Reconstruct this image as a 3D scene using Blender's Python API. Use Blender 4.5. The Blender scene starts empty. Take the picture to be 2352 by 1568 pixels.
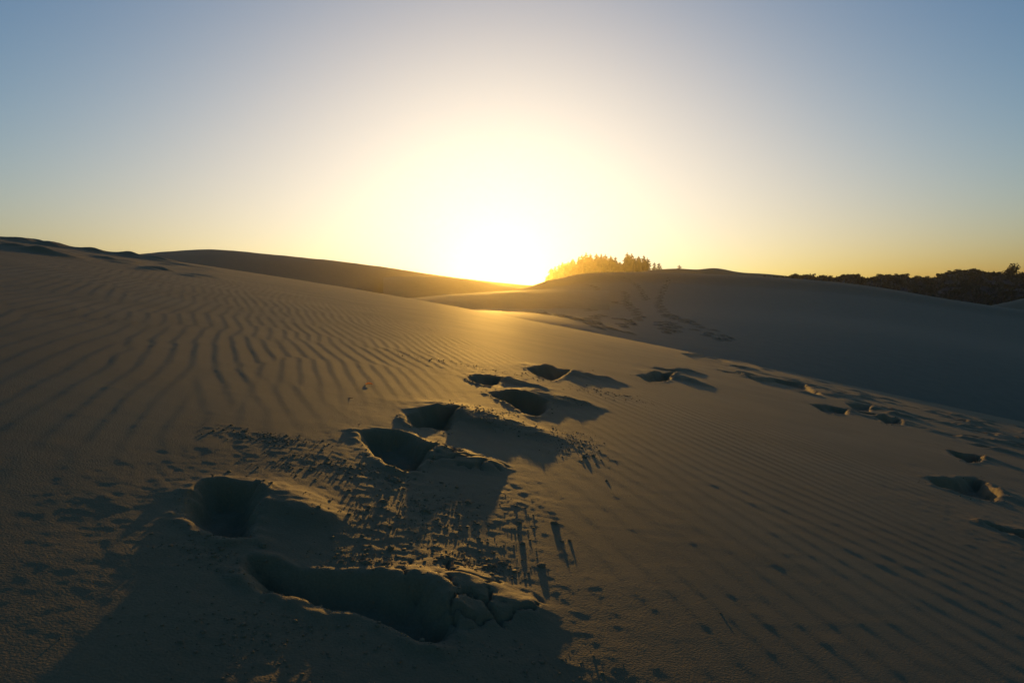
import bpy, math, random
import numpy as np
from mathutils import Vector

# ------------------------------------------------------------------ camera, sky, sun, exposure
SC = bpy.context.scene
COL = SC.collection
F, CX, CY, HOR = 1568.0, 1176.0, 784.0, 690.0          # measured on a 2352 x 1568 view of the photograph
PITCH = math.atan((CY - HOR) / F)
cam_d = bpy.data.cameras.new('camera'); cam = bpy.data.objects.new('camera', cam_d); COL.objects.link(cam)
cam.location = (0, 0, 0)
cam.rotation_euler = (math.pi / 2 - PITCH, 0, 0)
cam_d.sensor_width = 36.0; cam_d.lens = 24.0
cam_d.clip_start = 0.02; cam_d.clip_end = 8000
SC.camera = cam

SUN_EL, SUN_AZ = math.radians(3.9), math.radians(-0.9)
SUN_STRENGTH, SKY_STRENGTH, EXPOSURE = 4.0, 0.15, 0.0
GLARE_DENSITY, GLARE_G = 0.00027, 0.89

w = bpy.data.worlds.new('World'); SC.world = w; w.use_nodes = True
nt = w.node_tree; nt.nodes.clear()
wo = nt.nodes.new('ShaderNodeOutputWorld'); bg = nt.nodes.new('ShaderNodeBackground')
sky = nt.nodes.new('ShaderNodeTexSky'); sky.sky_type = 'NISHITA'; sky.sun_disc = False
sky.sun_elevation = SUN_EL; sky.sun_rotation = SUN_AZ
sky.air_density = 1.0; sky.dust_density = 2.0; sky.ozone_density = 3.0; sky.altitude = 0
bg.inputs['Strength'].default_value = SKY_STRENGTH
# film-like response of the sky: (0.2 c)^1.6 with a soft shoulder, so the glow stays broad and pale and the far sky deep blue
pre = nt.nodes.new('ShaderNodeVectorMath'); pre.operation = 'SCALE'; pre.inputs['Scale'].default_value = 0.2
gam = nt.nodes.new('ShaderNodeGamma'); gam.inputs['Gamma'].default_value = 1.6
den = nt.nodes.new('ShaderNodeVectorMath'); den.operation = 'MULTIPLY_ADD'
den.inputs[1].default_value = (2.2, 2.2, 2.2); den.inputs[2].default_value = (1, 1, 1)
num = nt.nodes.new('ShaderNodeVectorMath'); num.operation = 'SCALE'; num.inputs['Scale'].default_value = 2.4 / 0.15
div = nt.nodes.new('ShaderNodeVectorMath'); div.operation = 'DIVIDE'
nt.links.new(sky.outputs[0], pre.inputs[0]); nt.links.new(pre.outputs[0], gam.inputs['Color'])
nt.links.new(gam.outputs[0], den.inputs[0]); nt.links.new(gam.outputs[0], num.inputs[0])
nt.links.new(num.outputs[0], div.inputs[0]); nt.links.new(den.outputs[0], div.inputs[1])
nt.links.new(div.outputs[0], bg.inputs['Color']); nt.links.new(bg.outputs[0], wo.inputs['Surface'])

S = Vector((math.sin(SUN_AZ) * math.cos(SUN_EL), math.cos(SUN_AZ) * math.cos(SUN_EL), math.sin(SUN_EL)))
sd = bpy.data.lights.new('sun', 'SUN'); so = bpy.data.objects.new('sun', sd); COL.objects.link(so)
sd.energy = SUN_STRENGTH; sd.angle = math.radians(0.53); sd.color = (1.0, 0.52, 0.09)
so.rotation_euler = S.to_track_quat('Z', 'Y').to_euler(); so.location = (0, 0, 60)

vs = SC.view_settings
vs.view_transform = 'Standard'; vs.look = 'None'; vs.exposure = EXPOSURE; vs.gamma = 1.0; vs.use_curve_mapping = False

random.seed(7); RNG = np.random.default_rng(7)

# ------------------------------------------------------------------ helpers
def ray(px, py):
    X = (px - CX) / F; Zc = -(py - CY) / F
    y = math.cos(PITCH) + Zc * math.sin(PITCH); z = -math.sin(PITCH) + Zc * math.cos(PITCH)
    return X / y, z / y                                # u = x / y, t = z / y
def at(px, py, d):
    u, t = ray(px, py); return (u * d, d, t * d)

PERM = np.random.default_rng(11).permutation(512)
PERM = np.concatenate([PERM, PERM, PERM])
def pnoise(x, y, seed=0):                              # gradient noise, about -0.7..0.7
    x = np.asarray(x, float) + seed * 17.31; y = np.asarray(y, float) - seed * 9.77
    xi = np.floor(x).astype(int); yi = np.floor(y).astype(int)
    xf = x - xi; yf = y - yi
    sx = xf * xf * xf * (xf * (xf * 6 - 15) + 10); sy = yf * yf * yf * (yf * (yf * 6 - 15) + 10)
    def g(ix, iy, dx, dy):
        h = PERM[(PERM[ix & 511] + iy) & 511] * (2 * math.pi / 512.0)
        return np.cos(h) * dx + np.sin(h) * dy
    a = g(xi, yi, xf, yf); b = g(xi + 1, yi, xf - 1, yf); c = g(xi, yi + 1, xf, yf - 1); d = g(xi + 1, yi + 1, xf - 1, yf - 1)
    return (a + sx * (b - a)) + sy * ((c + sx * (d - c)) - (a + sx * (b - a)))
def fbm(x, y, octv=4, seed=0, gain=0.5):
    s = 0; a = 1.0; f = 1.0
    for i in range(octv):
        s = s + a * pnoise(x * f, y * f, seed + i * 3); a *= gain; f *= 2.03
    return s
def smooth(a, b, x):
    t = np.clip((x - a) / (b - a), 0, 1); return t * t * (3 - 2 * t)
def cub(xk, yk, x):                                    # monotone-ish cubic through knots
    xk = np.asarray(xk, float); yk = np.asarray(yk, float); x = np.asarray(x, float)
    h = np.diff(xk); dl = np.diff(yk) / h
    m = np.empty_like(yk); m[0] = dl[0]; m[-1] = dl[-1]; m[1:-1] = (dl[:-1] * h[1:] + dl[1:] * h[:-1]) / (h[1:] + h[:-1])
    i = np.clip(np.searchsorted(xk, x) - 1, 0, len(xk) - 2)
    hh = h[i]; t = (x - xk[i]) / hh
    t = np.clip(t, 0, 1); t2 = t * t; t3 = t2 * t
    return (2*t3-3*t2+1)*yk[i] + (t3-2*t2+t)*hh*m[i] + (-2*t3+3*t2)*yk[i+1] + (t3-t2)*hh*m[i+1]

def grid_mesh(name, X, Y, Z, mat, flip=False):
    nr, nc = X.shape
    co = np.stack([X, Y, Z], -1).reshape(-1, 3).astype(np.float32)
    idx = np.arange(nr * nc).reshape(nr, nc)
    q = np.stack([idx[:-1, :-1], idx[:-1, 1:], idx[1:, 1:], idx[1:, :-1]], -1).reshape(-1, 4)
    if flip: q = q[:, ::-1]
    return raw_mesh(name, co, q.astype(np.int32), mat)
def raw_mesh(name, co, q, mat, smooth_shade=True):
    k = q.shape[1]
    me = bpy.data.meshes.new(name)
    me.vertices.add(len(co)); me.vertices.foreach_set('co', np.ascontiguousarray(co, np.float32).ravel())
    me.loops.add(q.size); me.loops.foreach_set('vertex_index', np.ascontiguousarray(q, np.int32).ravel())
    me.polygons.add(len(q)); me.polygons.foreach_set('loop_start', np.arange(0, q.size, k, dtype=np.int32))
    me.polygons.foreach_set('loop_total', np.full(len(q), k, np.int32))
    if smooth_shade: me.polygons.foreach_set('use_smooth', np.ones(len(q), bool))
    me.update(calc_edges=True); me.validate()
    if mat: me.materials.append(mat)
    return me
def link(name, me, parent=None, **props):
    o = bpy.data.objects.new(name, me); COL.objects.link(o)
    if parent: o.parent = parent
    for k, v in props.items(): o[k] = v
    return o

# ------------------------------------------------------------------ materials
def new_mat(name):
    m = bpy.data.materials.new(name); m.use_nodes = True
    n = m.node_tree; b = n.nodes['Principled BSDF']; return m, n, b
def sand_material(name, c0, c1, grain=True, rough=0.80, spec=0.16):
    m, n, b = new_mat(name)
    geo = n.nodes.new('ShaderNodeNewGeometry')
    n1 = n.nodes.new('ShaderNodeTexNoise'); n1.inputs['Scale'].default_value = 1.7; n1.inputs['Detail'].default_value = 8
    n.links.new(geo.outputs['Position'], n1.inputs['Vector'])
    n2 = n.nodes.new('ShaderNodeTexNoise'); n2.inputs['Scale'].default_value = 260; n2.inputs['Detail'].default_value = 3
    n.links.new(geo.outputs['Position'], n2.inputs['Vector'])
    mx = n.nodes.new('ShaderNodeMix'); mx.data_type = 'RGBA'
    mx.inputs['A'].default_value = (*c0, 1); mx.inputs['B'].default_value = (*c1, 1)
    add = n.nodes.new('ShaderNodeMath'); add.operation = 'MULTIPLY_ADD'
    n.links.new(n2.outputs['Fac'], add.inputs[0]); add.inputs[1].default_value = 0.7
    sc = n.nodes.new('ShaderNodeMath'); sc.operation = 'MULTIPLY_ADD'; sc.inputs[1].default_value = 0.9; sc.inputs[2].default_value = -0.3
    n.links.new(n1.outputs['Fac'], sc.inputs[0]); n.links.new(sc.outputs[0], add.inputs[2])
    n.links.new(add.outputs[0], mx.inputs['Factor']); n.links.new(mx.outputs['Result'], b.inputs['Base Color'])
    b.inputs['Roughness'].default_value = rough
    b.inputs['Specular IOR Level'].default_value = spec
    b.inputs['Specular Tint'].default_value = (1.0, 0.64, 0.22, 1)
    b.inputs['Diffuse Roughness'].default_value = 0.6
    if grain:
        bp = n.nodes.new('ShaderNodeBump'); bp.inputs['Strength'].default_value = 0.8; bp.inputs['Distance'].default_value = 0.0016
        n.links.new(n2.outputs['Fac'], bp.inputs['Height']); n.links.new(bp.outputs[0], b.inputs['Normal'])
    return m
SAND = sand_material('sand', (0.160, 0.122, 0.064), (0.290, 0.222, 0.116))
SAND_FAR = sand_material('far_sand', (0.185, 0.148, 0.090), (0.250, 0.200, 0.122), grain=False)
SAND_CLOD = sand_material('damp_sand', (0.18, 0.138, 0.075), (0.30, 0.23, 0.125))
def flat_mat(name, c, rough=0.8, var=0.35, scale=3.0):
    m, n, b = new_mat(name)
    geo = n.nodes.new('ShaderNodeNewGeometry')
    t = n.nodes.new('ShaderNodeTexNoise'); t.inputs['Scale'].default_value = scale; t.inputs['Detail'].default_value = 5
    n.links.new(geo.outputs['Position'], t.inputs['Vector'])
    mx = n.nodes.new('ShaderNodeMix'); mx.data_type = 'RGBA'
    mx.inputs['A'].default_value = (*[v * (1 - var) for v in c], 1); mx.inputs['B'].default_value = (*[v * (1 + var) for v in c], 1)
    n.links.new(t.outputs['Fac'], mx.inputs['Factor']); n.links.new(mx.outputs['Result'], b.inputs['Base Color'])
    b.inputs['Roughness'].default_value = rough
    return m
NEEDLE = flat_mat('conifer_needles', (0.045, 0.06, 0.025))
BARK = flat_mat('bark', (0.10, 0.075, 0.05))
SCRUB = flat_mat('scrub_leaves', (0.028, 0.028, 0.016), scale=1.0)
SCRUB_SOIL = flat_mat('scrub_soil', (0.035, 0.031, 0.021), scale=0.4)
TWIG = flat_mat('twig_bark', (0.09, 0.065, 0.045))

# ------------------------------------------------------------------ near dune: overall form
H = 0.5
UT = [(0, 543), (200, 570), (340, 591), (600, 632), (960, 690), (1090, 711), (1300, 752), (1600, 815), (1800, 853), (2000, 893), (2352, 968)]
A0, K0 = 0.012, 0.00065
def form(x, y, p):
    s, q, c3 = p
    return -H + A0 * y - 0.056 * np.exp(-(y / 1.45) ** 2) - K0 * y * np.abs(y) - s * x - q * x * x - c3 * x * x * x
def fit_form():
    us = np.array([ray(*a)[0] for a in UT]); ts = np.array([ray(*a)[1] for a in UT])
    yy = np.linspace(3, 60, 300)
    def res(p):
        return np.array([np.max(form(u * yy, yy, p) / yy) for u in us]) - ts
    p = np.array([0.18, 0.0008, 0.0]); sc = np.array([1e-3, 1e-5, 1e-7])
    for _ in range(30):
        r = res(p); J = np.stack([(res(p + np.eye(3)[i] * sc[i]) - r) / sc[i] for i in range(3)], 1)
        p = p - 0.7 * np.linalg.lstsq(J, r, rcond=None)[0]
    return p, res(p)
FP, FRES = fit_form()
print('near form', FP, 'residual px', np.round(FRES * F, 1))
def base_z(x, y): return form(x, y, FP)
def hit(px, py):                                       # first point where the pixel's ray meets the near dune
    u, t = ray(px, py)
    yy = np.geomspace(0.3, 45, 4000)
    d = t * yy - base_z(u * yy, yy)
    k = np.where(d < 0)[0]
    i = k[0] if len(k) else int(np.argmin(d / yy))
    y = yy[i]; return np.array([u * y, y])

# footprints: heel pixel, toe pixel, half width, depth, mound pixel, mound height, mound radius, cracks
PRINTS = [
 (1480, 846, 1570, 852, 0.090, 0.070, 1600, 856, 0.060, 0.16, 0),
 (1650, 838, 1730, 848, 0.110, 0.080, 1765, 852, 0.070, 0.20, 0),
 (1760, 840, 1810, 850, 0.100, 0.070, 1835, 858, 0.060, 0.16, 0),
 (1905, 884, 1960, 896, 0.090, 0.075, 1985, 903, 0.050, 0.15, 0),
 (1985, 905, 2035, 915, 0.090, 0.075, 2065, 925, 0.050, 0.15, 0),
 (2065, 930, 2115, 940, 0.080, 0.070, 2140, 948, 0.050, 0.13, 0),
 (2085, 915, 2140, 926, 0.090, 0.075, 2170, 935, 0.050, 0.15, 0),
 (2150, 950, 2205, 962, 0.080, 0.075, 2230, 970, 0.050, 0.13, 0),
 (2210, 952, 2270, 965, 0.090, 0.075, 2300, 975, 0.050, 0.14, 0),
 (2250, 985, 2300, 996, 0.075, 0.070, 2330, 1004, 0.045, 0.12, 0),
 (2215, 998, 2270, 1010, 0.070, 0.070, 2295, 1016, 0.045, 0.12, 0),
 (2300, 1215, 2380, 1240, 0.060, 0.070, 2400, 1245, 0.04, 0.10, 0),
 (1840, 868, 1890, 878, 0.100, 0.070, 1915, 886, 0.05, 0.16, 0),
]
rp = random.Random(12)
for k in range(48):
    fx = rp.uniform(0, 1); px = 1600 + 740 * fx; sil = 815 + (px - 1600) * 0.205
    py = sil + 5 + rp.uniform(0, 1) ** 1.3 * (20 + 60 * fx)
    PRINTS.append((px, py, px + rp.uniform(35, 60), py + rp.uniform(6, 13), rp.uniform(.06, .09), rp.uniform(.05, .08), px + 75, py + 17, rp.uniform(.03, .06), rp.uniform(.10, .16), 0))
PR = []
for r in PRINTS:
    a = hit(r[0], r[1]); b = hit(r[2], r[3]); mpt = hit(r[6], r[7])
    d = b - a; L = np.hypot(*d); e = d / L
    L2 = min(max(L, 0.16), 0.42); c = (a + b) / 2
    md = mpt - c; ml = np.hypot(*md)
    if ml > 0.55: mpt = c + md * 0.55 / ml
    PR.append((c, e, L2 / 2, r[4], r[5], mpt, r[8], r[9], r[10]))

# the eight nearest prints, outlined on the sand (outline pixels, depth, wall width)
HOLE_PX = [
 ([(572,1317),(578,1285),(628,1292),(718,1321),(772,1317),(844,1328),(909,1349),(959,1357),(995,1382),(1017,1411),(1046,1432),(1035,1465),(1010,1475),(959,1468),(902,1443),(844,1421),(801,1400),(758,1393),(700,1375),(664,1364),(635,1357),(607,1346),(585,1331)], .044, .045),
 ([(473,1108),(527,1106),(571,1115),(589,1130),(596,1148),(581,1177),(571,1205),(567,1234),(527,1234),(484,1223),(455,1205),(434,1184),(430,1159),(441,1137)], .052, .040),
 ([(828,992),(849,988),(906,992),(932,1001),(961,1014),(973,1030),(999,1035),(977,1052),(964,1065),(961,1078),(932,1084),(906,1075),(884,1062),(861,1046),(839,1020)], .060, .045),
 ([(938,957),(961,947),(1002,945),(1028,944),(1057,945),(1041,966),(1034,982),(1018,987),(989,982),(961,982),(941,972)], .060, .045),
 ([(1124,905),(1156,902),(1181,905),(1252,928),(1258,937),(1242,953),(1226,957),(1201,947),(1169,928),(1137,912)], .065, .05),
 ([(1079,868),(1105,864),(1137,865),(1162,872),(1149,880),(1127,888),(1101,883),(1085,877)], .065, .06),
 ([(1210,849),(1252,849),(1341,853),(1303,865),(1265,876),(1239,867)], .070, .06),
 ([(1465,861),(1520,857),(1548,866),(1530,875),(1490,877)], .070, .07),
 ([(2178,1036),(2211,1043),(2254,1048),(2258,1058),(2225,1063),(2198,1052)], .055, .045), ([(2131,1097),(2189,1101),(2236,1097),(2261,1108),(2297,1137),(2279,1152),(2218,1138),(2149,1116)], .055, .045),
 ([(1861,928),(1905,930),(1948,940),(1944,951),(1901,949)], .060, .05), ([(1944,926),(2002,931),(1998,945),(1966,941)], .060, .05), ([(2005,954),(2070,961),(2072,974),(2036,972)], .060, .05),
 ([(1710,864),(1780,868),(1850,885),(1890,908),(1830,900),(1760,884)], .065, .06), ([(1563,811),(1620,812),(1678,830),(1650,836),(1600,827)], .07, .07)]
# sand pushed up beside them: ridge start and end pixel, half width, height, cracked crust
MOUND_PX = [((1020, 1362), (1190, 1400), .095, .030, 1), ((612, 1140), (745, 1192), .085, .026, 0), ((985, 1040), (1115, 1066), .100, .028, 1), ((1062, 953), (1235, 998), .15, .036, 0),
            ((1245, 915), (1335, 930), .16, .040, 0), ((1160, 877), (1228, 890), .12, .034, 0), ((1290, 858), (1395, 874), .20, .050, 0), ((1545, 866), (1600, 880), .22, .06, 0),
            ((2262, 1054), (2320, 1072), .10, .026, 0), ((2285, 1130), (2345, 1155), .10, .024, 0), ((1955, 946), (2000, 958), .13, .026, 0), ((2006, 938), (2050, 952), .13, .030, 0),
            ((2080, 970), (2140, 990), .13, .028, 0), ((1890, 895), (1960, 925), .18, .032, 0), ((1690, 830), (1760, 850), .22, .07, 0)]
HOLES = [(np.array([hit(*q) for q in pl]), dp, wl) for pl, dp, wl in HOLE_PX]
MOUNDS = [(hit(*a), hit(*b), w_, h_, ck) for a, b, w_, h_, ck in MOUND_PX]
def poly_sd(P, x, y):                                  # signed distance to an outline, positive inside
    d2 = np.full(x.shape, 1e9); ins = np.zeros(x.shape, bool); n = len(P)
    for i in range(n):
        ax, ay = P[i]; bx, by = P[(i + 1) % n]
        ex, ey = bx - ax, by - ay; px_, py_ = x - ax, y - ay
        t = np.clip((px_ * ex + py_ * ey) / (ex * ex + ey * ey + 1e-12), 0, 1)
        d2 = np.minimum(d2, (px_ - t * ex) ** 2 + (py_ - t * ey) ** 2)
        c = (ay > y) != (by > y)
        ins ^= c & (x < ex * (y - ay) / (ey if abs(ey) > 1e-12 else 1e-12) + ax)
    return np.where(ins, 1, -1) * np.sqrt(d2)

def near_detail(x, y):
    z = base_z(x, y)
    dist = np.hypot(x, y)
    # gentle undulation
    z = z + 0.010 * fbm(x * 0.55, y * 0.35, 2, 1) * smooth(0.5, 5, dist) * (1 - smooth(14, 24, dist)) \
          + 0.0014 * fbm(x * 2.3, y * 1.7, 3, 5) * (1 - smooth(8, 16, dist))
    # wind ripples: crests run away from the camera, a little to the left
    ang = math.radians(18)
    p = x * math.cos(ang) + y * math.sin(ang); c = -x * math.sin(ang) + y * math.cos(ang)
    lam = 0.076
    ph = 2 * math.pi * p / lam + 4.5 * pnoise(p * 0.9, c * 0.45, 21) + 2.8 * pnoise(p * 2.4, c * 1.2, 22) + 0.9 * pnoise(p * 6, c * 3.5, 27)
    amp = (0.0007 + 0.0009 * smooth(1.4, 3.6, dist)) * np.clip(0.80 + 0.5 * pnoise(x * 0.7, y * 0.45, 23) + 0.7 * pnoise(p * 2.8, c * 1.4, 24), 0.35, 0.95)
    amp = amp * (1 - smooth(20, 34, dist) * 0.7)
    fade = np.ones_like(x)
    flat = np.zeros_like(x)
    for (pc, e, a, b, dep, mp, mh, mr, ck) in PR:
        m = (np.abs(x - pc[0]) < 1.2) & (np.abs(y - pc[1]) < 1.6)
        if not m.any(): continue
        dx = x[m] - pc[0]; dy = y[m] - pc[1]; ex = x[m] - mp[0]; ey = y[m] - mp[1]
        f1 = np.exp(-(dx * dx + dy * dy) / (2 * (0.26 + mr) ** 2)); f2 = np.exp(-(ex * ex + ey * ey) / (2 * (mr * 1.5) ** 2))
        fade[m] *= (1 - 0.85 * np.maximum(f1, f2))
    for P, dp, wl in HOLES:
        hc = P.mean(0); m = (np.abs(x - hc[0]) < 1.2) & (np.abs(y - hc[1]) < 1.6)
        if m.any(): fade[m] *= 1 - 0.85 * np.exp(-((x[m] - hc[0]) ** 2 + 0.7 * (y[m] - hc[1]) ** 2) / (2 * 0.30 ** 2))
    # trampled smooth corner at the lower left
    fade *= 1 - 0.75 * np.exp(-(((x + 0.55) / 0.5) ** 2 + ((y - 0.95) / 0.45) ** 2))
    ang2 = math.radians(25); p2 = x * math.cos(ang2) + y * math.sin(ang2); c2 = -x * math.sin(ang2) + y * math.cos(ang2)
    ph2 = 2 * math.pi * p2 / (lam * 1.13) + 3.6 * pnoise(p2 * 1.0, c2 * 0.5, 51) + 2.0 * pnoise(p2 * 3.0, c2 * 1.6, 52)
    mixr = smooth(-0.10, 0.10, pnoise(x * 1.7, y * 1.1, 53) + 0.4 * pnoise(x * 5, y * 3, 54))
    rip = mixr * np.sin(ph + 0.55 * np.sin(ph)) + (1 - mixr) * np.sin(ph2 + 0.55 * np.sin(ph2))
    z = z + amp * fade * rip
    # streaks left by the wind, and short cross wrinkles
    z = z + 0.0004 * (0.4 + 0.6 * fade) * fbm(x * 4.2, y * 15, 2, 33) * (1 - smooth(5, 12, dist)) + 0.0008 * fbm(x * 1.6, y * 5.5, 2, 36) * smooth(2.5, 5, dist) * (1 - smooth(14, 22, dist))
    z = z + 0.0008 * fade * np.maximum(0, fbm(p * 4.5, c * 14, 2, 31)) * (1 - smooth(6, 12, dist))
    # trodden, lumpy sand between the steps
    tr = np.zeros_like(x)
    for j, (pc, e, a, b, dep, mp, mh, mr, ck) in enumerate(PR):
        m = (np.abs(x - pc[0]) < 1.5) & (np.abs(y - pc[1]) < 1.8)
        if m.any():
            sg = 0.30
            tr[m] = np.maximum(tr[m], np.exp(-((x[m] - pc[0]) ** 2 + 0.6 * (y[m] - pc[1]) ** 2) / (2 * sg * sg)))
    for P, dp, wl in HOLES:
        c = P.mean(0); m = (np.abs(x - c[0]) < 1.2) & (np.abs(y - c[1]) < 1.6)
        if m.any(): tr[m] = np.maximum(tr[m], np.exp(-((x[m] - c[0] - 0.06) ** 2 + 0.7 * (y[m] - c[1]) ** 2) / (2 * 0.24 ** 2)))
    m = tr > 0.02
    if m.any():
        xx = x[m]; yy = y[m]; dd = np.hypot(xx, yy)
        lump_ = 0.0055 * fbm(xx * 6.5, yy * 5.0, 3, 600) + 0.0015 * np.abs(pnoise(xx * 17, yy * 15, 611)) + 0.0022 * fbm(xx * 45, yy * 45, 2, 620) * (1 - smooth(4, 8, dd))
        z[m] += tr[m] * lump_ * (0.7 + 0.6 * smooth(3, 7, dd))
    # footprints
    for i, (pc, e, a, b, dep, mp, mh, mr, ck) in enumerate(PR):
        m = (np.abs(x - pc[0]) < 1.3) & (np.abs(y - pc[1]) < 1.5)
        if not m.any(): continue
        xx = x[m]; yy = y[m]
        dx = xx - pc[0]; dy = yy - pc[1]
        lp = dx * e[0] + dy * e[1]; lq = -dx * e[1] + dy * e[0]
        wob = 1 + 0.34 * pnoise(xx * 9, yy * 9, 40 + i) + 0.16 * pnoise(xx * 26, yy * 26, 60 + i) + 0.07 * pnoise(xx * 70, yy * 70, 66 + i)
        # capsule: heel a bit narrower than the ball of the foot
        core = max(a - b * 0.6, 0.02)
        s = np.clip(lp, -core, core); wid = b * (1 + 0.18 * (s / core))
        r = np.hypot(lp - s, lq) / (wid * wob)
        hole = 1 - smooth(0.55, 1.12, r)
        floor = 0.75 + 0.25 * (lp / max(a, 1e-3))           # toe end goes deeper
        dz = -dep * 0.60 * hole * np.clip(floor, 0.45, 1.1)
        rim = np.exp(-((r - 1.30) / 0.26) ** 2) * 0.010 * (0.15 + 1.6 * pnoise(xx * 11, yy * 11, 80 + i) + 0.9 * pnoise(xx * 31, yy * 31, 90 + i))
        rim = np.maximum(rim, 0) * min(1.0, dep / 0.06)
        # pushed-up mound, stretched along the step
        mx = xx - mp[0]; my = yy - mp[1]
        gp = mx * e[0] + my * e[1]; gq = -mx * e[1] + my * e[0]
        mr_w = 1 + 0.55 * pnoise(xx * 7, yy * 7, 100 + i) + 0.2 * pnoise(xx * 19, yy * 19, 107 + i)
        g = np.exp(-(np.abs(gp) / (mr * 1.25 * mr_w)) ** 2.6 - (np.abs(gq) / (mr * 0.85 * mr_w)) ** 2.6)
        mound = mh * 0.58 * g * (1 + 0.55 * fbm(xx * 11, yy * 11, 3, 120 + i))
        if ck:
            cr = np.abs(pnoise(xx * 13 + 0.35 * pnoise(xx * 40, yy * 40, 3), yy * 13, 140 + i))
            cr2 = np.abs(pnoise(xx * 7.5, yy * 7.5 + 0.2 * pnoise(xx * 30, yy * 30, 8), 170 + i))
            crack = np.maximum(1 - smooth(0.012, 0.05, cr), 1 - smooth(0.010, 0.035, cr2))
            mound = mound - 0.016 * crack * smooth(0.15, 0.5, g)
        dz = dz + (mound + rim) * (1 - hole * 0.97)
        tex = fbm(xx * 42, yy * 42, 2, 200 + i) * 0.0035 * np.clip(g + 0.8 * np.exp(-((r - 1.3) / 0.5) ** 2), 0, 1) * (1 - smooth(5, 9, np.hypot(xx, yy)))
        z[m] += dz + np.maximum(tex, -0.002) * (1 - hole * 0.8)
    holes = np.zeros_like(x)
    for i, (A_, B_, w_, h_, ck) in enumerate(MOUNDS):
        c = (A_ + B_) / 2; L = np.hypot(*(B_ - A_)); R_ = L / 2 + 3 * w_
        m = (np.abs(x - c[0]) < R_) & (np.abs(y - c[1]) < R_)
        if not m.any(): continue
        xx = x[m]; yy = y[m]; e = (B_ - A_) / L
        qx = xx - A_[0] + 0.03 * pnoise(xx * 8, yy * 8, 700 + i); qy = yy - A_[1] + 0.03 * pnoise(xx * 8, yy * 8, 720 + i)
        t = np.clip(qx * e[0] + qy * e[1], 0, L); d = np.hypot(qx - t * e[0], qy - t * e[1]) / (w_ * (1.1 - 0.5 * t / L))
        g = np.exp(-d ** 2.2)
        mo = 0.8 * h_ * g * (1 - 0.35 * t / L) * (1 + 0.45 * fbm(xx * 10, yy * 10, 3, 740 + i)) + 0.0022 * g * fbm(xx * 50, yy * 50, 2, 760 + i)
        if ck:
            cr = np.abs(pnoise(xx * 13 + 0.35 * pnoise(xx * 40, yy * 40, 3), yy * 13, 140 + i)); cr2 = np.abs(pnoise(xx * 7.5, yy * 7.5 + 0.2 * pnoise(xx * 30, yy * 30, 8), 170 + i))
            mo -= 0.013 * np.maximum(1 - smooth(0.012, 0.05, cr), 1 - smooth(0.010, 0.035, cr2)) * smooth(0.15, 0.5, g)
        z[m] += mo
    for i, (P, dp, wl) in enumerate(HOLES):
        lo = P.min(0) - 0.25; hi = P.max(0) + 0.25
        m = (x > lo[0]) & (x < hi[0]) & (y > lo[1]) & (y < hi[1])
        if not m.any(): continue
        xx = x[m]; yy = y[m]
        sd_ = poly_sd(P, xx, yy) + 0.012 * fbm(xx * 16, yy * 16, 3, 800 + i) + 0.005 * fbm(xx * 60, yy * 60, 2, 805 + i) + 0.010 * pnoise(xx * 6, yy * 6, 820 + i)
        hole = smooth(-0.012, wl, sd_)
        slump = 0.0035 * fbm(xx * 48, yy * 48, 2, 845 + i) * hole + 0.010 * fbm(xx * 14, yy * 14, 3, 840 + i) * hole + 0.012 * hole * pnoise(xx * 5, yy * 5, 850 + i)
        lip = 0.0075 * np.exp(-((sd_ + 0.020) / 0.016) ** 2) * np.clip(0.35 + 1.5 * pnoise(xx * 9, yy * 9, 860 + i) + 0.8 * pnoise(xx * 33, yy * 33, 870 + i), 0, 1.4)
        flat_ = base_z(xx, yy)
        z[m] = z[m] * (1 - 0.85 * hole) + flat_ * 0.85 * hole - dp * hole + slump + lip
    # crumbly patches
    for (px, py, rx, ry, am) in CRUMB_PATCHES:
        cpt = hit(px, py); 
        m = (np.abs(x - cpt[0]) < 3 * rx) & (np.abs(y - cpt[1]) < 3 * ry)
        if not m.any(): continue
        xx = x[m]; yy = y[m]
        g = np.exp(-((xx - cpt[0]) / rx) ** 2 - ((yy - cpt[1]) / ry) ** 2)
        z[m] += 0.30 * am * g * np.maximum(0, fbm(xx * 34, yy * 34, 3, 300) + 0.15)
    # ragged, trodden crest on the far left
    for (bx, by, rx, ry, hh) in CREST_BUMPS:
        m = (np.abs(x - bx) < 3 * rx) & (np.abs(y - by) < 3 * ry)
        if m.any():
            xx = x[m]; yy = y[m]
            wv = 1 + 0.5 * pnoise(xx * 3, yy * 3, 9)
            z[m] += hh * wv * np.exp(-np.abs((xx - bx) / rx) ** 2.4 - np.abs((yy - by) / ry) ** 2)
    return z
CRUMB_PATCHES = [(1000, 1180, 0.20, 0.22, 0.008), (880, 1240, 0.12, 0.12, 0.008), (600, 1008, 0.16, 0.10, 0.009), (770, 1068, 0.16, 0.09, 0.009),
                 (1315, 1020, 0.12, 0.25, 0.009), (1080, 1300, 0.10, 0.06, 0.009), (1110, 950, 0.15, 0.18, 0.010), (880, 1100, 0.10, 0.08, 0.009),
                 (480, 1270, 0.10, 0.07, 0.007), (1180, 1140, 0.10, 0.15, 0.006), (540, 1480, 0.16, 0.10, 0.005), (1260, 1530, 0.10, 0.06, 0.005),
                 (1080, 842, 0.7, 0.5, 0.012), (1390, 905, 0.25, 0.3, 0.009)]
CREST_BUMPS = []
rb = random.Random(5)
for k in range(34):                                    # small kicked-up heaps along the same crest
    px = rb.uniform(8, 470); bpt = hit(px, 545 + px * 0.150 + rb.uniform(0, 1) ** 2 * 26); rr_ = rb.uniform(.10, .24)
    CREST_BUMPS.append((bpt[0], bpt[1], rr_, rr_ * 1.3, rb.uniform(.010, .032)))
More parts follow.
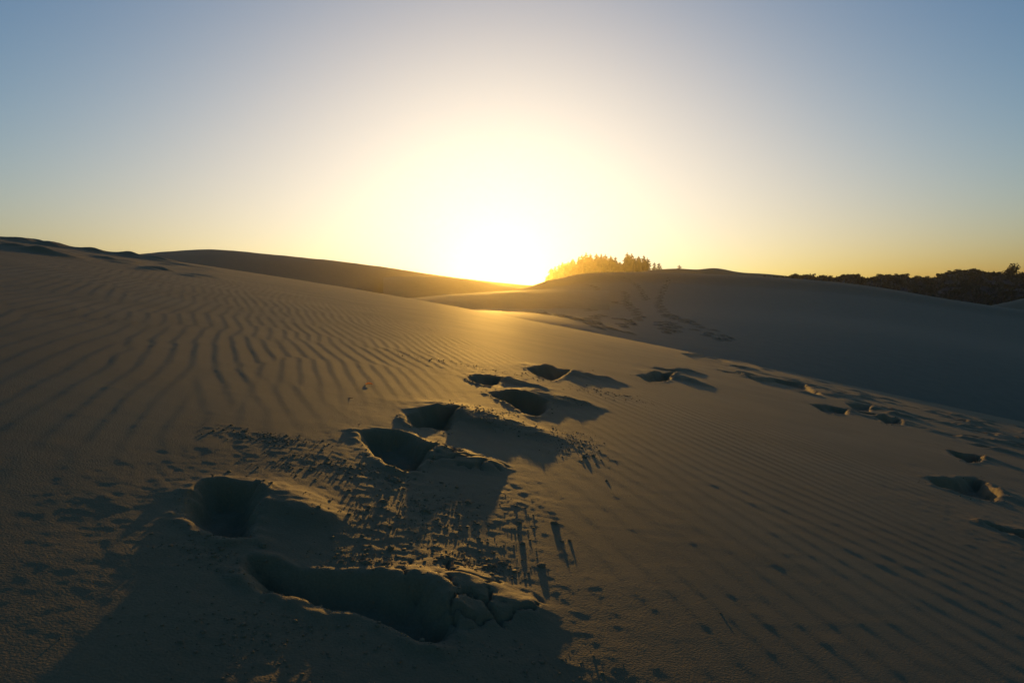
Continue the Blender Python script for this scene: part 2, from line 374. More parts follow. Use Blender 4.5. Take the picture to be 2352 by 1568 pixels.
for px, py, rx, hh in [(20, 549, .5, .05), (68, 555, .45, .12), (112, 563, .35, .12), (150, 568, .6, .07), (215, 577, .35, .09), (288, 587, .35, .12), (318, 592, .6, .09),
                       (355, 597, .5, .08), (60, 573, .8, .06), (130, 580, .7, .06), (250, 592, .8, .04), (410, 606, .8, .05), (470, 615, .5, .04)]:
    bpt = hit(px, py + 2); CREST_BUMPS.append((bpt[0], bpt[1], rx * 0.62, rx * 0.9, hh * 0.5))

def build_near():
    rows = np.concatenate([np.linspace(-30, -1, 12), np.linspace(-0.6, 0.40, 12), np.geomspace(0.45, 60, 1010)])
    v = np.linspace(-1, 1, 760)
    W = np.where(rows > 0, 0.75 + 1.0 * rows, 0.75 + 1.2 * np.abs(rows))
    X = W[:, None] * v[None, :]; Y = np.repeat(rows[:, None], 760, 1)
    x = X.ravel().copy(); y = Y.ravel().copy()
    Z = near_detail(x, y).reshape(X.shape)
    return grid_mesh('near_dune', X, Y, Z, SAND)
link('near_dune', build_near(), kind='structure')
def near_z(x, y): return float(near_detail(np.array([x], float), np.array([y], float))[0])

# ------------------------------------------------------------------ dunes beyond: crest stations lofted front to back
def loft(name, px, rows, mat, ncol=160, nrow=90, dents=None, cols=None, rough=0.0, svals=None):
    """px: station columns; rows: front to back, each (kind, values, distances); kind 'p' = pixel row, 'z' = height"""
    cols = np.linspace(px[0], px[-1], ncol) if cols is None else cols
    RX = []; RY = []; RZ = []
    for kind, vals, ds in rows:
        v = cub(px, vals if hasattr(vals, '__len__') else [vals] * len(px), cols)
        d = cub(px, ds if hasattr(ds, '__len__') else [ds] * len(px), cols)
        u = (cols - CX) / F
        zc = -((v if kind == 'p' else np.full_like(v, HOR)) - CY) / F
        yy = math.cos(PITCH) + zc * math.sin(PITCH)
        t = (-math.sin(PITCH) + zc * math.cos(PITCH)) / yy
        RX.append(u / yy * d); RY.append(d); RZ.append(t * d if kind == 'p' else v)
    RX, RY, RZ = map(np.array, (RX, RY, RZ))
    k = len(rows); s = np.linspace(0, k - 1, nrow) if svals is None else svals; nrow = len(s); kk = np.arange(k)
    X = np.empty((nrow, len(cols))); Y = X.copy(); Z = X.copy()
    for j in range(len(cols)):
        X[:, j] = cub(kk, RX[:, j], s); Y[:, j] = cub(kk, RY[:, j], s); Z[:, j] = cub(kk, RZ[:, j], s)
    if rough: Z += rough * fbm(X * 0.25, Y * 0.18, 3, 400)
    if dents is not None:
        x = X.ravel(); y = Y.ravel(); z = Z.ravel()
        for (dx, dy, ex, ey, a, b, dep) in dents:
            m = (np.abs(x - dx) < 1.2) & (np.abs(y - dy) < 2.0)
            if not m.any(): continue
            qx = x[m] - dx; qy = y[m] - dy
            p = (qx * ex + qy * ey) / a; q = (-qx * ey + qy * ex) / b
            r = np.hypot(p, q)
            z[m] += -dep * (1 - smooth(0.4, 1.1, r)) + dep * 0.45 * np.exp(-((r - 1.45) / 0.35) ** 2)
        Z = z.reshape(X.shape)
    return link(name, grid_mesh(name, X, Y, Z, mat), kind='structure'), (X, Y, Z)

# bench in front of the right-hand dune and the dune itself
rpx = [1040, 1087, 1152, 1203, 1250, 1300, 1340, 1400, 1480, 1620, 1800, 2000, 2180, 2352, 2700]
crest = [722, 703, 683, 667, 652, 641, 634, 631, 630, 634, 642, 660, 688, 712, 760]
cdist = [60, 66, 74, 82, 88, 94, 97, 99, 100, 99, 96, 92, 88, 84, 76]
bench = [716, 712, 712.5, 714, 715, 716, 718, 722, 728, 738, 752, 772, 800, 830, 890]
bdist = [42, 42, 42, 42, 42, 42, 42, 42, 42, 42, 42, 41, 40, 39, 37]
low = [735, 736, 740, 745, 752, 760, 768, 785, 806, 835, 872, 915, 955, 990, 1060]
rows_r = [('z', [-3] * 8 + [-3.4, -3.8, -4.4, -5.2, -6, -6.6, -8], 17),
          ('p', low, 24), ('p', bench, bdist),
          ('p', [0.62 * b + 0.38 * c for b, c in zip(bench, crest)], [0.62 * b + 0.38 * c for b, c in zip(bdist, cdist)]),
          ('p', [0.22 * b + 0.78 * c for b, c in zip(bench, crest)], [0.24 * b + 0.76 * c for b, c in zip(bdist, cdist)]),
          ('p', crest, cdist),
          ('z', -2.5, [c + 32 for c in cdist]), ('z', -8, [c + 60 for c in cdist])]
TRAILS = [[(1424, 640), (1460, 654), (1468, 666), (1476, 676), (1490, 690)], [(1436, 672), (1444, 704), (1456, 712), (1468, 724), (1476, 736)],
          [(1536, 646), (1520, 676), (1512, 698), (1528, 722), (1540, 735)], [(1350, 655), (1378, 666), (1350, 676), (1376, 690), (1372, 700), (1356, 706), (1360, 716)],
          [(1382, 724), (1361, 742), (1364, 756), (1372, 767)], [(1483, 735), (1455, 742), (1437, 760), (1437, 767)], [(1516, 746), (1541, 785)], [(1537, 724), (1600, 753)],
          [(1530, 726), (1588, 748), (1620, 766), (1642, 776)], [(1602, 769), (1627, 784), (1642, 798)], [(1663, 784), (1674, 805)], [(1541, 744), (1552, 766), (1534, 780)],
          [(1165, 718), (1180, 722)], [(1222, 719), (1236, 724), (1250, 722)], [(1255, 728), (1320, 745), (1400, 765)], [(1430, 700), (1395, 690), (1368, 672)],
          [(1290, 728), (1340, 748), (1420, 772), (1500, 795)], [(1410, 735), (1450, 748), (1440, 757)]]
def bench_point(px, py):
    b = np.interp(px, rpx, bench); bd = np.interp(px, rpx, bdist); c = np.interp(px, rpx, crest); cd = np.interp(px, rpx, cdist); l = np.interp(px, rpx, low)
    d = bd + (cd - bd) * (b - py) / (b - c) if py < b else bd - (bd - 24) * (py - b) / (l - b)
    p = at(px, py, d); return np.array([p[0], p[1]])
DENTS = []
rt = random.Random(3)
for tr in TRAILS:
    pts = [bench_point(*q) for q in tr]; k = 0
    for a, b in zip(pts[:-1], pts[1:]):
        v = b - a; L = np.hypot(*v); e = v / max(L, 1e-6); n = max(1, int(L / 1.05))
        for j in range(n):
            c = a + v * (j + rt.uniform(0.2, 0.8)) / n; sd_ = 0.16 * (1 if k % 2 else -1) + rt.gauss(0, 0.07); k += 1
            DENTS.append((c[0] - e[1] * sd_, c[1] + e[0] * sd_, e[0], e[1], rt.uniform(.22, .34), rt.uniform(.13, .20), rt.uniform(.08, .13)))
cols_r = np.concatenate([np.linspace(1040, 1148, 40), np.linspace(1150, 1692, 350), np.linspace(1700, 2700, 100)])
sv = np.concatenate([np.linspace(0, 1, 16)[:-1], np.linspace(1, 2, 230)[:-1], np.linspace(2, 3, 230)[:-1], np.linspace(3, 4, 210)[:-1], np.linspace(4, 5, 60)[:-1], np.linspace(5, 7, 30)])
loft('right_dune', rpx, rows_r, SAND_FAR, dents=DENTS, cols=cols_r, svals=sv)

# tongue of sand in the saddle, the lit strip behind it and the long dune on the left
loft('saddle_dune', [820, 900, 961, 1026, 1120, 1203, 1270, 1400],
     [('z', -5, 34), ('p', [735, 722, 718, 716, 714, 712, 712, 716], 46), ('p', [706, 694, 684, 677, 671, 666, 665, 668], [66, 66, 66, 67, 68, 70, 72, 74]), ('z', -0.4, 100), ('z', -6, 130)],
     SAND_FAR, 200, 90, rough=0.05)
loft('strip_dune', [880, 960, 1040, 1120, 1210, 1300, 1400],
     [('z', -5, 84), ('p', [668, 672, 676, 680, 684, 686, 690], 100), ('p', [640, 637, 639.5, 651, 664, 672, 676], 122), ('z', 0.0, 168), ('z', -6, 200)], SAND_FAR, 160, 70, rough=0.05)
loft('left_dune', [-300, 0, 200, 340, 400, 490, 600, 700, 800, 900, 1000, 1100, 1215, 1330, 1500],
     [('z', -7, [40, 45, 50, 56, 60, 64, 70, 78, 88, 100, 125, 150, 170, 170, 170]),
      ('p', [650, 640, 640, 640, 640, 642, 648, 655, 662, 668, 676, 682, 686, 690, 692], [55, 58, 64, 70, 74, 80, 88, 96, 108, 120, 145, 170, 190, 190, 190]),
      ('p', [640, 610, 598, 590, 584, 580.5, 588, 597, 606, 619, 633, 645, 656, 664, 672], [80, 84, 88, 95, 100, 106, 114, 124, 138, 150, 175, 200, 220, 220, 220]),
      ('z', -2, [130] * 5 + [150, 160, 170, 180, 195, 220, 250, 270, 270, 270]), ('z', -7, [170] * 5 + [190, 200, 210, 220, 235, 260, 290, 310, 310, 310])],
     SAND_FAR, 260, 90, rough=0.08)
# small far crests to the right of the trees, and the pale patch at the right edge
loft('far_dune', [1440, 1500, 1560, 1600, 1640, 1700, 1760, 1860],
     [('z', -6, 142), ('p', [650, 646, 640, 640, 638, 645, 648, 655], 160), ('p', [640, 629, 627.5, 630, 627, 636, 639.5, 650], 176), ('z', -6, 230)], SAND_FAR, 140, 50)
loft('edge_dune', [2180, 2280, 2320, 2352, 2420, 2600],
     [('z', -8, 84), ('p', [740, 730, 725, 720, 715, 710], 96), ('p', [722, 705, 697, 690, 682, 676], 108), ('z', -8, 140)], SAND_FAR, 80, 40)
# ground sheet to the horizon
g = np.array([-1500, -700, -300, -120, 0, 120, 300, 700, 1500.0])
GX, GY = np.meshgrid(g, g)
link('ground', grid_mesh('ground', GX, GY, np.full_like(GX, -9.0), SAND_FAR), kind='structure')

# ------------------------------------------------------------------ wooded hill and its conifers
HD = 300.0
hill_px = [1120, 1200, 1240, 1290, 1340, 1420, 1490, 1560, 1640, 1750, 1900]
hill_z = [-8, -4, -1, 3, 7.5, 8.5, 8.5, 8.5, 6, 0, -8]
loft('wooded_hill', hill_px, [('z', -8.5, 245), ('z', [z - 2 if z > -7 else -8.3 for z in hill_z], 280), ('z', hill_z, 300), ('z', hill_z, 320), ('z', -8.5, 370)], SCRUB_SOIL, 90, 30)

def conifer_meshes(seed, dens=1.0):
    r = random.Random(seed)
    co = []; q = []
    Ht = 10.0
    lv = 26
    top_w = r.uniform(0.9, 1.15)
    for i in range(lv):
        fz = i / (lv - 1)
        z = Ht * (0.10 + 0.90 * fz)
        rad = (0.10 + 1.75 * (1 - fz) ** 0.62 * top_w) * r.uniform(0.6, 1.3)
        nb = max(3, int((9 - 5 * fz) * dens))
        a0 = r.uniform(0, 6.28)
        for b in range(nb):
            if r.random() < 0.12: continue
            a = a0 + 6.283 * b / nb + r.uniform(-.35, .35); L = rad * r.uniform(0.6, 1.15)
            ca, sa = math.cos(a), math.sin(a)
            droop = r.uniform(0.15, 0.45)
            for s in range(3):                          # three sprays of needles along the branch
                f0 = s / 3 * 0.95 + 0.03; f1 = (s + 1.25) / 3
                wd = L * 0.20 * (1.15 - 0.55 * f0) * r.uniform(.7, 1.3) + 0.06
                z0 = z - droop * L * f0 * 0.8; z1 = z - droop * L * f1 + r.uniform(-.1, .1)
                n = len(co); t0 = r.uniform(-.12, .12)
                co += [(ca * L * f0 - sa * wd, sa * L * f0 + ca * wd, z0 - 0.10 + t0), (ca * L * f0 + sa * wd, sa * L * f0 - ca * wd, z0 - 0.16 - t0),
                       (ca * L * f1 + sa * wd * .35, sa * L * f1 - ca * wd * .35, z1), (ca * L * f1 - sa * wd * .35, sa * L * f1 + ca * wd * .35, z1 + .06)]
                q.append((n, n + 1, n + 2, n + 3))
                n = len(co)                             # hanging tuft
                hz = r.uniform(.18, .5)
                co += [(ca * L * f0, sa * L * f0, z0), (ca * L * f1, sa * L * f1, z1), (ca * L * f1 * .97, sa * L * f1 * .97, z1 - hz * .6), (ca * L * f0, sa * L * f0, z0 - hz)]
                q.append((n, n + 1, n + 2, n + 3))
    crown = raw_mesh('crown', np.array(co), np.array(q), NEEDLE, False)
    ring = []; fq = []
    for i in range(6):
        f = i / 5; rr = 0.20 * (1 - f) + 0.012
        for k in range(7): ring.append((rr * math.cos(k * .8976) + 0.05 * math.sin(f * 5 + seed), rr * math.sin(k * .8976), -0.4 + f * 10.5))
    for i in range(5):
        for k in range(7): fq.append((i * 7 + k, i * 7 + (k + 1) % 7, (i + 1) * 7 + (k + 1) % 7, (i + 1) * 7 + k))
    return crown, raw_mesh('trunk', np.array(ring), np.array(fq), BARK)
CON = [conifer_meshes(s, 1.3) for s in range(1, 6)] + [conifer_meshes(9, 0.8), conifer_meshes(10, 0.75)]
def conifer(px, py, label, var, width=1.0, d=HD, group='conifers on the hilltop'):
    x, y, zt = at(px, py, d)
    zb = float(cub(hill_px, hill_z, [px])[0]) - 0.3
    h = zt - zb
    t = bpy.data.objects.new('conifer_tree', None); COL.objects.link(t)
    t.location = (x, y, zb); t.rotation_euler = (0, 0, random.uniform(0, 6.28)); sc = h / 10.0
    t.scale = (width * (0.6 * sc + 0.35), width * (0.6 * sc + 0.35), sc)
    t['label'] = label; t['category'] = 'tree'; t['group'] = group
    link('crown', CON[var][0], t); link('trunk', CON[var][1], t)
    return t
main = [  # pixel of the tip, label
 (1246, 648, 'lowest conifer at the glowing left foot of the grove'), (1256, 634, 'second conifer up from the left foot of the grove'),
 (1266, 616, 'conifer at the foot of the grove beside the brightest glare'), (1275, 612, 'small conifer on the rising left edge of the grove, nearly lost in glare'),
 (1284, 607, 'conifer on the left edge of the grove, just below its first notch'), (1292, 603, 'pointed conifer on the left edge of the grove'),
 (1305, 601, 'conifer at the shoulder of the grove on its sunny side'), (1316, 594, 'broad conifer at the shoulder of the grove'),
 (1330, 589, 'twin pointed conifer left of the tallest in the grove'), (1337, 585, 'slim conifer just left of the tallest tip of the grove'),
 (1346, 580, 'tallest slim conifer at the top of the grove'), (1356, 583, 'conifer right beside the tallest tip of the grove'),
 (1370, 582, 'conifer with a level top at the summit of the grove'), (1381, 583, 'right one of the pair at the summit of the grove'),
 (1391, 584, 'conifer with a deep notch on its right in the middle of the grove'), (1403, 587, 'leaning tipped conifer right of the central notch of the grove'),
 (1414, 590, 'conifer on the descending right shoulder of the grove'), (1424, 601, 'low conifer left of the gap in the grove'),
 (1431, 606, 'lowest conifer in the gap of the grove'), (1441, 580, 'tall conifer just right of the gap in the grove'),
 (1451, 583, 'second tall conifer right of the gap in the grove'), (1459, 592, 'conifer between the two tall clumps at the right of the grove'),
 (1467, 588, 'conifer with a fine tip near the right end of the grove'), (1479, 587, 'tall ragged conifer at the right end of the grove'),
 (1487, 592, 'last conifer of the grove, leaning on its neighbour at the right end'),
 (1503, 603, 'left of the two thin conifers standing clear of the grove'), (1514, 604, 'right of the two thin conifers standing clear of the grove'),
 (1526, 620, 'low conifer beside the two thin ones right of the grove'), (1537, 621, 'small bushy conifer on the crest, left of the pair of dwarfs'),
 (1543, 623, 'dwarf conifer right beside the small bushy one on the crest'), (1560, 609, 'lone thin conifer on the crest, well right of the grove'),
 (1573, 619, 'tiny rightmost conifer on the crest beside the lone thin one')]
for i, (px, py, lb) in enumerate(main):
    if px < 1260: wdt = 2.0
    elif px < 1500: wdt = random.uniform(1.7, 2.1)
    else: wdt = 1.9
    conifer(px, py, lb, i % 5 if px < 1500 else 5 + i % 2, wdt, HD + random.uniform(-3, 3))
for i in range(52):                                    # inner rows that close the mass of the grove
    px = random.uniform(1262, 1484)
    out = np.interp(px, [a for a, b, c in main], [b for a, b, c in main])
    conifer(px, out + random.uniform(3, 13), 'conifer hidden among its neighbours inside the dense grove', i % 5, 2.1, HD + random.uniform(-14, 12))

# ------------------------------------------------------------------ scrub-covered ridge on the right
SK = [(1700, 652), (1753, 641), (1769, 639), (1790, 640), (1810, 639), (1826, 636), (1850, 636), (1873, 640), (1895, 637), (1920, 641), (1938, 637), (1956, 635), (1982, 640), (2008, 639), (2021, 636),
      (2047, 636), (2073, 635), (2099, 642), (2112, 640), (2141, 641), (2167, 633), (2193, 627), (2224, 624), (2255, 626), (2271, 631), (2284, 630), (2315, 634), (2360, 634), (2500, 640), (2700, 650)]
spx = [a for a, b in SK]; sky_ = [b for a, b in SK]
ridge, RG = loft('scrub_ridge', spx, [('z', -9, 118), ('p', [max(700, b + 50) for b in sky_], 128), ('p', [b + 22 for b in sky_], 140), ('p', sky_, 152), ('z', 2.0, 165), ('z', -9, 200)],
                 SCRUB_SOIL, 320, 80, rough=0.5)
def scrub_mass():
    X, Y, Z = RG; nr, nc = X.shape
    n = 26000
    ri = RNG.integers(12, int(nr * 0.72), n); ci = RNG.integers(0, nc, n)
    P = np.stack([X[ri, ci], Y[ri, ci], Z[ri, ci]], -1) + RNG.normal(0, 0.35, (n, 3)) * np.array([1, 1, 0.15])
    clump = fbm(P[:, 0] * 0.35, P[:, 1] * 0.35, 3, 500)
    keep = clump > -0.25; P = P[keep]; clump = clump[keep]; n = len(P)
    sz = RNG.uniform(0.18, 0.45, n) * (1 + 0.9 * np.clip(clump, 0, 1))
    a = RNG.uniform(0, 6.283, n); lean = RNG.normal(0, 0.5, (n, 2)); w_ = sz * RNG.uniform(0.25, 0.6, n)
    d = np.stack([np.cos(a), np.sin(a), np.zeros(n)], -1)
    up = np.stack([lean[:, 0], lean[:, 1], np.ones(n)], -1) * sz[:, None]
    b0 = P - d * w_[:, None] - np.array([0, 0, .08]); b1 = P + d * w_[:, None] - np.array([0, 0, .08])
    co = np.stack([b0, b1, P + up * 0.8 + d * w_[:, None] * .7, P + up - d * w_[:, None] * .4], 1).reshape(-1, 3)
    return raw_mesh('scrub', co, np.arange(n * 4).reshape(-1, 4), SCRUB, False)
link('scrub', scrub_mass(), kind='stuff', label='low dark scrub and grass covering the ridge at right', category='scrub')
def shrub_meshes(seed):
    r = np.random.default_rng(seed); n = 1100
    c = r.normal(0, 1, (9, 3)) * np.array([.42, .42, .22]) + np.array([0, 0, .55]); rad = r.uniform(.22, .42, 9)
    k = r.integers(0, 9, n); v = r.normal(0, 1, (n, 3)); v /= np.linalg.norm(v, axis=1)[:, None]
    P = c[k] + v * (rad[k] * r.uniform(.6, 1.05, n))[:, None]; P[:, 2] = np.maximum(P[:, 2], 0.02)
    t = r.normal(0, 1, (n, 3)); t /= np.linalg.norm(t, axis=1)[:, None]; b = np.cross(v, t); b /= np.linalg.norm(b, axis=1)[:, None] + 1e-6
    s = r.uniform(.05, .11, n)[:, None]
    co = np.stack([P - t * s, P + b * s * .7, P + t * s, P - b * s * .7], 1).reshape(-1, 3)
    leaf = raw_mesh('foliage', co, np.arange(n * 4).reshape(-1, 4), SCRUB, False)
    sc, sq = [], []
    for j in range(4):
        e = c[j]; a = j * 1.7
        for f, rr in ((0, .035), (.55, .025), (1, .008)):
            for m in range(5):
                sc.append((e[0] * f + rr * math.cos(m * 1.2566), e[1] * f + rr * math.sin(m * 1.2566), -0.15 + (e[2] + .15) * f))
        o = j * 15
        for lvl in range(2):
            for m in range(5): sq.append((o + lvl * 5 + m, o + lvl * 5 + (m + 1) % 5, o + lvl * 5 + 5 + (m + 1) % 5, o + lvl * 5 + 5 + m))
    return leaf, raw_mesh('stem', np.array(sc), np.array(sq), BARK)
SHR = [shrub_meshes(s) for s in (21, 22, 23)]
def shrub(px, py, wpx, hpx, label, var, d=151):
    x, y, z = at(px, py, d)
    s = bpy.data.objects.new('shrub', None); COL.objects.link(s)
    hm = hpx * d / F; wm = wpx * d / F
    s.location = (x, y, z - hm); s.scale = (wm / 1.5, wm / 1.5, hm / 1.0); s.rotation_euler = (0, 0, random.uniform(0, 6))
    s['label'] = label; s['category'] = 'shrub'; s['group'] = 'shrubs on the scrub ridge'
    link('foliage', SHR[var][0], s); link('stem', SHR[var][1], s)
for i, a in enumerate([
    (1770, 635, 16, 8, 'leftmost dark shrub where the scrub ridge meets the dune crest'), (1826, 631, 22, 9, 'first rounded shrub from the left on the ridge skyline'),
    (1850, 631, 26, 10, 'wide low shrub right beside the first rounded one on the ridge'), (1866, 629, 8, 9, 'small spiky shrub at the right end of the first clump'),
    (1894, 634, 20, 8, 'low shrub between the first and second humps of the ridge'), (1940, 631, 24, 9, 'shrub on the left of the second hump of the ridge'),
    (1957, 630, 20, 9, 'shrub on top of the second hump of the ridge'), (2021, 631, 20, 8, 'shrub at the left of the third hump of the ridge'),
    (2045, 631, 26, 9, 'broad shrub in the middle of the third hump of the ridge'), (2073, 629, 20, 9, 'shrub at the right of the third hump above the dip'),
    (2112, 635, 26, 8, 'low shrub in the dip before the highest hill of the ridge'), (2168, 629, 24, 7, 'shrub climbing the left flank of the highest hill'),
    (2194, 622, 24, 8, 'shrub on the left shoulder of the highest hill'), (2226, 619, 34, 8, 'wide shrub on the summit of the highest hill'),
    (2284, 625, 26, 8, 'low shrub right of the highest hill, before the tall bush')]): shrub(*a, i % 3)
shrub(2336, 616, 46, 34, 'tall bushy shrub at the right edge, rising above the ridge', 1, 149)

# ------------------------------------------------------------------ clods and crumbs thrown up by the steps
def ico(sub):
    import bmesh
    bm = bmesh.new(); bmesh.ops.create_icosphere(bm, subdivisions=sub, radius=1.0)
    v = np.array([x.co[:] for x in bm.verts]); f = np.array([[x.index for x in fa.verts] for fa in bm.faces]); bm.free(); return v, f
V3, F3 = ico(4); V1, F1 = ico(1)
def lump(v, seed, amt, fr):
    n = 1 + amt * (pnoise(v[:, 0] * fr + seed, v[:, 1] * fr + v[:, 2] * 1.7 * fr, seed) + 0.6 * pnoise(v[:, 2] * fr * 2.2, v[:, 0] * fr * 2 + v[:, 1] * fr, seed + 5) + 0.35 * pnoise(v[:, 1] * fr * 5, v[:, 2] * fr * 5 + v[:, 0] * 3, seed + 9))
    return v * n[:, None]
CLODS = [(1273, 1194, 12, 'roundest dark sand clod standing alone beside the smooth sand'), (1243, 1291, 14, 'flat-topped sand clod in front of the lone round one'),
         (1157, 1289, 11, 'upright sand clod at the right of the pair by the cracked mound'), (1124, 1295, 10, 'upright sand clod at the left of the pair by the cracked mound'),
         (897, 1258, 11, 'round sand clod above the long foreground footprint'), (840, 1290, 13, 'largest sand clod at the edge of the long foreground footprint'),
         (890, 1298, 9, 'small sand clod beside the largest one at the footprint edge'), (1655, 1404, 4, 'small lone pebble-like clod on the rippled sand at right'),
         (905, 1094, 15, 'wide sand clod below the tip of the triangular footprint'), (880, 1147, 12, 'half-buried sand clod below the triangular footprint'),
         (1192, 1196, 8, 'small clod left of the lone round one'), (1200, 1244, 9, 'crumbly clod on the slope left of the flat-topped one'),
         (1290, 1240, 6, 'small clod right of the flat-topped one'), (1308, 1238, 6, 'rightmost small clod beside the footprint trail'),
         (602, 1246, 14, 'clod on the near lip of the round footprint'), (975, 1165, 14, 'blunt clod in the middle of the crumb field'),
         (1075, 1150, 10, 'upright clod at the right of the crumb field'), (850, 1255, 5, 'tiny upright clod left of the round one'),
         (1342, 1046, 9, 'clod at the front of the crumbs right of the trail'), (1362, 1044, 7, 'clod at the right end of the crumbs beside the trail'),
         (1393, 1101, 5, 'tiny lone clod right of the crumbs beside the trail')]
for i, (px, py, r, lb) in enumerate(CLODS):
    p = hit(px, py + r * 0.6); x, y = p
    rad = 0.68 * r * y / F
    v = lump(V3, 50 + i * 3.1, 0.50, 1.5) * np.array([1.15, 1.0, 0.80 if r < 12 else 0.62]) * rad
    o = link('sand_clod', raw_mesh('sand_clod', v, F3, SAND_CLOD), label=lb, category='sand clod', group='sand clods around the footprints')
    o.location = (x, y, near_z(x, y) - rad * 0.05); o.rotation_euler = (0, 0, i * 1.3)
def crumbs():
    spots = [(1000, 1180, .20, .20, 620), (880, 1200, .16, .14, 260), (600, 1006, .15, .06, 260), (680, 1012, .10, .05, 90), (770, 1068, .16, .06, 300), (700, 1085, .14, .05, 120), (1315, 1020, .12, .22, 420),
             (1080, 1298, .10, .04, 260), (1140, 1300, .10, .05, 120), (1110, 955, .16, .18, 420), (880, 1092, .09, .06, 160), (480, 1268, .10, .06, 180), 
             (540, 1480, .18, .08, 200), (1240, 1530, .14, .05, 120), (850, 1290, .10, .05, 220), (1390, 905, .25, .25, 200), (1150, 985, .10, .08, 160), 
             (980, 1200, .20, .20, 120), (900, 1480, .3, .08, 120), (1080, 842, .5, .12, 120), (1320, 930, .10, .06, 120), (600, 1450, .12, .06, 120)]
    xs = []; ys = []
    for (px, py, rx, ry, n) in spots:
        c = hit(px, py); xs.append(c[0] + rx * np.clip(RNG.normal(0, .5, n), -1.1, 1.1)); ys.append(c[1] + ry * np.clip(RNG.normal(0, .55, n), -1.1, 1.1))
    for P, dp, wl in HOLES:                             # along the rims
        n = 110; k = RNG.integers(0, len(P), n); t = RNG.uniform(0, 1, n)[:, None]; c = P.mean(0)
        Q = P[k] * (1 - t) + P[(k + 1) % len(P)] * t; Q = c + (Q - c) * RNG.uniform(1.02, 1.45, n)[:, None]
        xs.append(Q[:, 0]); ys.append(Q[:, 1])
    x = np.concatenate(xs); y = np.maximum(np.concatenate(ys), 0.5)
    s = np.exp(RNG.normal(math.log(0.0012), 0.6, len(x))) * (0.85 + 0.15 * np.minimum(y, 4))
    s = np.clip(s, 0.0006, 0.0055); z = near_detail(x, y)
    nv = len(V1); var = [lump(V1, 200 + k * 7.3, 0.55, 1.3) * np.array([1, 1, .8]) for k in range(12)]
    co = np.empty((len(x), nv, 3)); 
    for i in range(len(x)):
        a = RNG.uniform(0, 6.28); v = var[i % 12]; ca, sa = math.cos(a), math.sin(a)
        co[i, :, 0] = x[i] + s[i] * (v[:, 0] * ca - v[:, 1] * sa); co[i, :, 1] = y[i] + s[i] * (v[:, 0] * sa + v[:, 1] * ca); co[i, :, 2] = z[i] + s[i] * (v[:, 2] * .75 + .15)
    f = (F1[None] + (np.arange(len(x)) * nv)[:, None, None]).reshape(-1, 3)
    return raw_mesh('sand_crumbs', co.reshape(-1, 3), f, SAND_CLOD)
link('sand_crumbs', crumbs(), kind='stuff', label='small sand crumbs scattered around the footprints', category='sand crumbs')

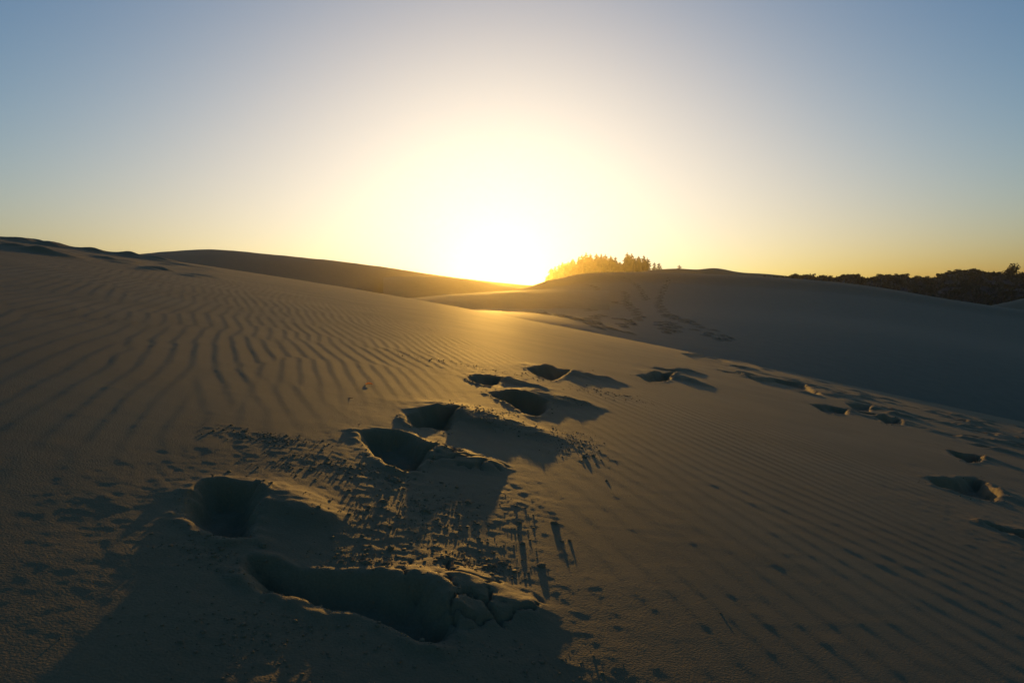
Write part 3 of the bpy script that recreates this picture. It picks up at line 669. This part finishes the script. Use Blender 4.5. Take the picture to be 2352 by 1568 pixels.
# ------------------------------------------------------------------ dry leaf and twig
def leaf_thing():
    m, n, b = new_mat('dry_leaf'); b.inputs['Base Color'].default_value = (0.55, 0.16, 0.03, 1); b.inputs['Roughness'].default_value = .5
    tr = n.nodes.new('ShaderNodeBsdfTranslucent'); tr.inputs['Color'].default_value = (0.9, 0.32, 0.05, 1)
    mxs = n.nodes.new('ShaderNodeMixShader'); mxs.inputs[0].default_value = .55
    out = [k for k in n.nodes if k.type == 'OUTPUT_MATERIAL'][0]
    n.links.new(b.outputs[0], mxs.inputs[1]); n.links.new(tr.outputs[0], mxs.inputs[2]); n.links.new(mxs.outputs[0], out.inputs['Surface'])
    p = hit(848, 883); x, y = p; W = 9.5 * y / F
    nu, nv_ = 9, 7; X = np.empty((nu, nv_)); Y = X.copy(); Z = X.copy()
    for i in range(nu):
        f = i / (nu - 1); half = 0.42 * math.sin(math.pi * min(1, f * 0.97 + .02)) ** 0.8 + 0.004
        for j in range(nv_):
            g_ = (j / (nv_ - 1)) * 2 - 1
            X[i, j] = (f - .5) * 2 * W; Y[i, j] = g_ * half * W * 1.3; Z[i, j] = W * (0.10 + 0.60 * abs(g_) * half + 0.15 * math.sin(f * 3))
    t = bpy.data.objects.new('dry_leaf', None); COL.objects.link(t); t.location = (x, y, near_z(x, y)); t.rotation_euler = (0.12, 0.05, .35)
    t['label'] = 'small orange dry leaf glowing on the rippled sand'; t['category'] = 'leaf'
    link('blade', grid_mesh('blade', X, Y, Z, m), t)
    a = np.linspace(0, 6.283, 6)[:-1]; co = []; q = []
    for i in range(5):
        f = i / 4
        for k in range(5): co.append((W * (-1 - .7 * f), W * .04 * math.cos(a[k]) + W * .15 * f * f, W * (.12 - .08 * f + .04 * math.sin(a[k]))))
    for i in range(4):
        for k in range(5): q.append((i * 5 + k, i * 5 + (k + 1) % 5, i * 5 + 5 + (k + 1) % 5, i * 5 + 5 + k))
    link('stalk', raw_mesh('stalk', np.array(co), np.array(q), TWIG), t)
leaf_thing()
def twig():
    p = hit(803, 914); x, y = p; W = 8 * y / F; co = []; q = []
    for i in range(7):
        f = i / 6; rr = W * (.10 - .05 * f)
        for k in range(6): co.append((W * (f * 2 - 1), W * .2 * math.sin(f * 4) + rr * math.cos(k * 1.047), rr * math.sin(k * 1.047) + W * .03 + W * .10 * f * f))
    for i in range(6):
        for k in range(6): q.append((i * 6 + k, i * 6 + (k + 1) % 6, i * 6 + 6 + (k + 1) % 6, i * 6 + 6 + k))
    o = link('twig', raw_mesh('twig', np.array(co), np.array(q), TWIG), label='tiny dark twig lying on the sand below the orange leaf', category='twig')
    o.location = (x, y, near_z(x, y)); o.rotation_euler = (0, 0, .15)
twig()

# ------------------------------------------------------------------ scattering volume added to stand in for lens glare around the sun
def glare_haze():
    x0, x1, y0, y1, z0, z1 = -1600, 1600, -1600, 1600, -11, 26
    co = [(x, y, z) for z in (z0, z1) for y in (y0, y1) for x in (x0, x1)]
    q = [(0, 2, 3, 1), (4, 5, 7, 6), (0, 1, 5, 4), (2, 6, 7, 3), (0, 4, 6, 2), (1, 3, 7, 5)]
    m = bpy.data.materials.new('glare_haze'); m.use_nodes = True; n = m.node_tree; n.nodes.clear()
    out = n.nodes.new('ShaderNodeOutputMaterial'); v = n.nodes.new('ShaderNodeVolumePrincipled')
    v.inputs['Color'].default_value = (1.0, 0.92, 0.66, 1); v.inputs['Density'].default_value = GLARE_DENSITY; v.inputs['Anisotropy'].default_value = GLARE_G
    n.links.new(v.outputs[0], out.inputs['Volume'])
    link('glare_haze', raw_mesh('glare_haze', np.array(co, float), np.array(q), m, False), kind='stuff', label='thin golden air added for the lens glare around the sun', category='glare_haze')
glare_haze()
